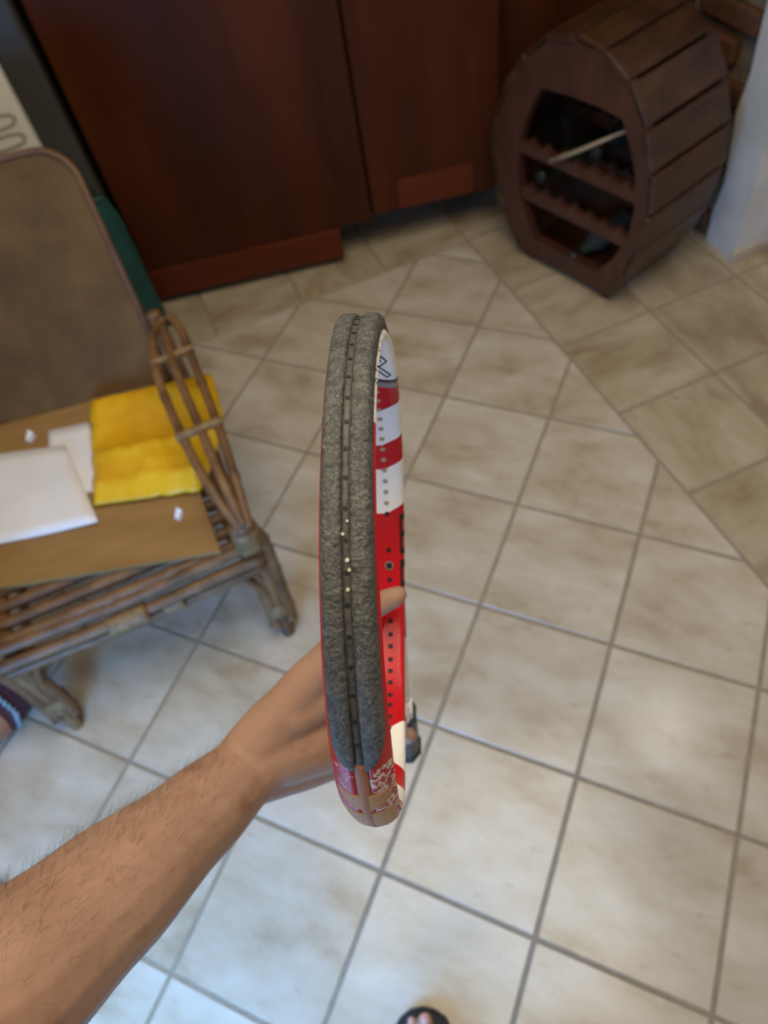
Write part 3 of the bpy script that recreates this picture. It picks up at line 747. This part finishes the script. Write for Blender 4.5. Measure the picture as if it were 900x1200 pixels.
# thumb lying across the inside of the bridge
arm += limb([held(312, 856, .598), held(352, 808, .598), held(385, 770, .592), held(414, 738, .582), held(440, 711, .567), held(462, 700, .561), held(467, 697, .5605)], [.020, .0185, .0145, .0110, .0098, .0086, .0072])
arm += limb([held(340, 838, .602), held(385, 792, .612), held(400, 800, .62)], [.022, .017, .016])
# fingers hooked round the throat
for (k, p, m_, t_) in (((392, 800, .612), (432, 802, .668), (452, 806, .684), (464, 806, .664)), ((398, 830, .630), (440, 826, .688), (458, 829, .704), (468, 832, .686)),
                      ((398, 862, .645), (436, 858, .700), (462, 862, .706), (479.5, 862, .680)), ((392, 890, .652), (428, 884, .692), (452, 882, .700), (466, 882, .688))):
    arm += limb([held(*k), held(*p), held(*m_), held(*t_)], [.0125, .0098, .0090, .0078])
arm_mesh = remesh(arm, .0024, 6, 'arm_tmp')
# foot and lower leg
def fw(x, y, z): return Vector((-.137 + x, y, z))
leg = []
leg += limb([fw(.01, -.20, .52), fw(.01, -.215, .38), fw(.01, -.205, .22), fw(.005, -.19, .10)], [.056, .058, .044, .037])
leg += limb([fw(.005, -.205, .055), fw(.004, -.13, .060), fw(.002, -.055, .043)], [.032, .034, .026])
leg += limb([fw(.012, -.14, .045), fw(.022, -.05, .036), fw(.016, -.008, .032)], [.030, .022, .013])
leg += limb([fw(-.010, -.14, .042), fw(-.024, -.05, .034), fw(-.026, -.025, .030)], [.028, .020, .014])
for (x, y, r, y0) in ((.012, .022, .0125, -.03), (-.011, .023, .0088, -.03), (-.026, .012, .0082, -.03), (-.039, -.002, .0076, -.035), (-.050, -.018, .0074, -.045)):
    leg += limb([fw(x * .9, y0, .032), fw(x, y - .015, .033), fw(x, y, .0285)], [r * 1.05, r * .98, r])
leg_mesh = remesh(leg, .0035, 5, 'leg_tmp')
per = obj('person', *joinm(arm_mesh, leg_mesh), M['skin'], None, True, loc=fw(0, -.15, 0))
tag(per, 'bare hairy forearm and hand reaching in to hold the racquet by its throat', 'person')
def nail(c, u, v, a, b, nrm):
    c, u, v, nrm = Vector(c), Vector(u).normalized(), Vector(v).normalized(), Vector(nrm).normalized(); V, F = [], []
    for s in (0, 1):
        for i in range(5):
            for j in range(5):
                x, y = i / 2 - 1, j / 2 - 1; V.append(c + u * (a * x * (1 - .15 * y * y)) + v * (b * y * (1 - .15 * x * x)) + nrm * (s * .0008 - .0018 * y * y))
    for i in range(4):
        for j in range(4):
            q = i * 5 + j; F += [(q, q + 1, q + 6, q + 5), (25 + q, 30 + q, 31 + q, 26 + q)]
    rim = [0, 5, 10, 15, 20, 21, 22, 23, 24, 19, 14, 9, 4, 3, 2, 1]
    for p, q in zip(rim, rim[1:] + rim[:1]): F.append((p, q, 25 + q, 25 + p))
    obj('nail', V, F, M['nail'], per, True)
for (x, y, r) in ((.012, .022, .0125), (-.011, .023, .0088), (-.026, .012, .0082)):
    nail(fw(x, y + .003, .0285 + r * .93), (0, 1, -.35), (1, 0, 0), r * .62, r * .6, (0, .3, 1))
# hair along the forearm
def arm_hair():
    V0, F0 = arm_mesh; rng = random.Random(3)
    wr_ = held(285, 900, .598); el_ = held(-60, 1180, .43); axis = (el_ - wr_).normalized(); Lf = (el_ - wr_).length
    V, F = [], []; cnt = 0; n = len(F0)
    view = Vector((0, 0, H))
    up = (held(150, 900, .52) - held(150, 1000, .52)).normalized()
    tries = 0
    while cnt < 1700 and tries < 90000:
        tries += 1; f = F0[rng.randrange(n)]; a, b, c = (V0[f[0]], V0[f[1]], V0[f[2]]); p = (a + c) / 2
        t = (p - wr_).dot(axis)
        if t < .0 or t > Lf: continue
        nn = (b - a).cross(c - a).normalized()
        if nn.dot(p - (wr_ + axis * t)) < 0: nn = -nn
        if (view - p).dot(nn) < -.25 * (view - p).length: continue
        side = nn.dot(up)
        if rng.random() > (.05 + .95 * max(0, (side + .05) / 1.05) ** 1.5) * min(1, t / .05 + .15): continue
        l = rng.uniform(.005, .012); g = (-axis * .75 + up * rng.uniform(-.3, .9) + Vector((rng.uniform(-.5, .5), rng.uniform(-.5, .5), rng.uniform(-.5, .5)))).normalized()
        P = [p - nn * .0005, p + nn * l * .22 + g * l * .40, p + nn * l * .26 + g * l]
        v, q = tube(P, [.00005, .00004, .00002], 3); k = len(V); V += v; F += [tuple(i + k for i in z) for z in q]; cnt += 1
    o = obj('arm_hair', V, F, M['hair'], per, True); o['kind'] = 'stuff'
arm_hair()

# ------------------------------------------------------------------ flip flop
ff = thing('flip_flop', 'black rubber flip flop under the toes at the bottom edge of the photo', 'flip flop', fw(0, -.1, 0))
half = [(-.225, .0), (-.218, .022), (-.195, .032), (-.14, .033), (-.08, .040), (-.03, .050), (.0, .0505), (.02, .044), (.034, .028), (.041, .010)]
pl = [(-.137 + .0 + w, y) for y, w in half] + [(-.137 - w, y) for y, w in half[::-1][:-1]]
obj('sole', *prism(pl, 0, .018, .003), M['rubber'], ff)
obj('footbed_rim', *tube([(x, y, .0165) for x, y in [(-.137 + (a + .137) * .97, -.09 + (b + .09) * .985) for a, b in pl] + [(-.137 + (pl[0][0] + .137) * .97, -.09 + (pl[0][1] + .09) * .985)]], .0042, 8), M['rubber'], ff, True)
for sx in (1, -1):
    obj('strap', *tube(smooth_path([fw(.0005, -.012, .018), fw(.001, -.02, .05), fw(sx * .022, -.045, .062), fw(sx * .036, -.09, .045), fw(sx * .034, -.115, .016)], 6), [.004] * 6 + [.006] * 19, 8), M['rubber'], ff, True)
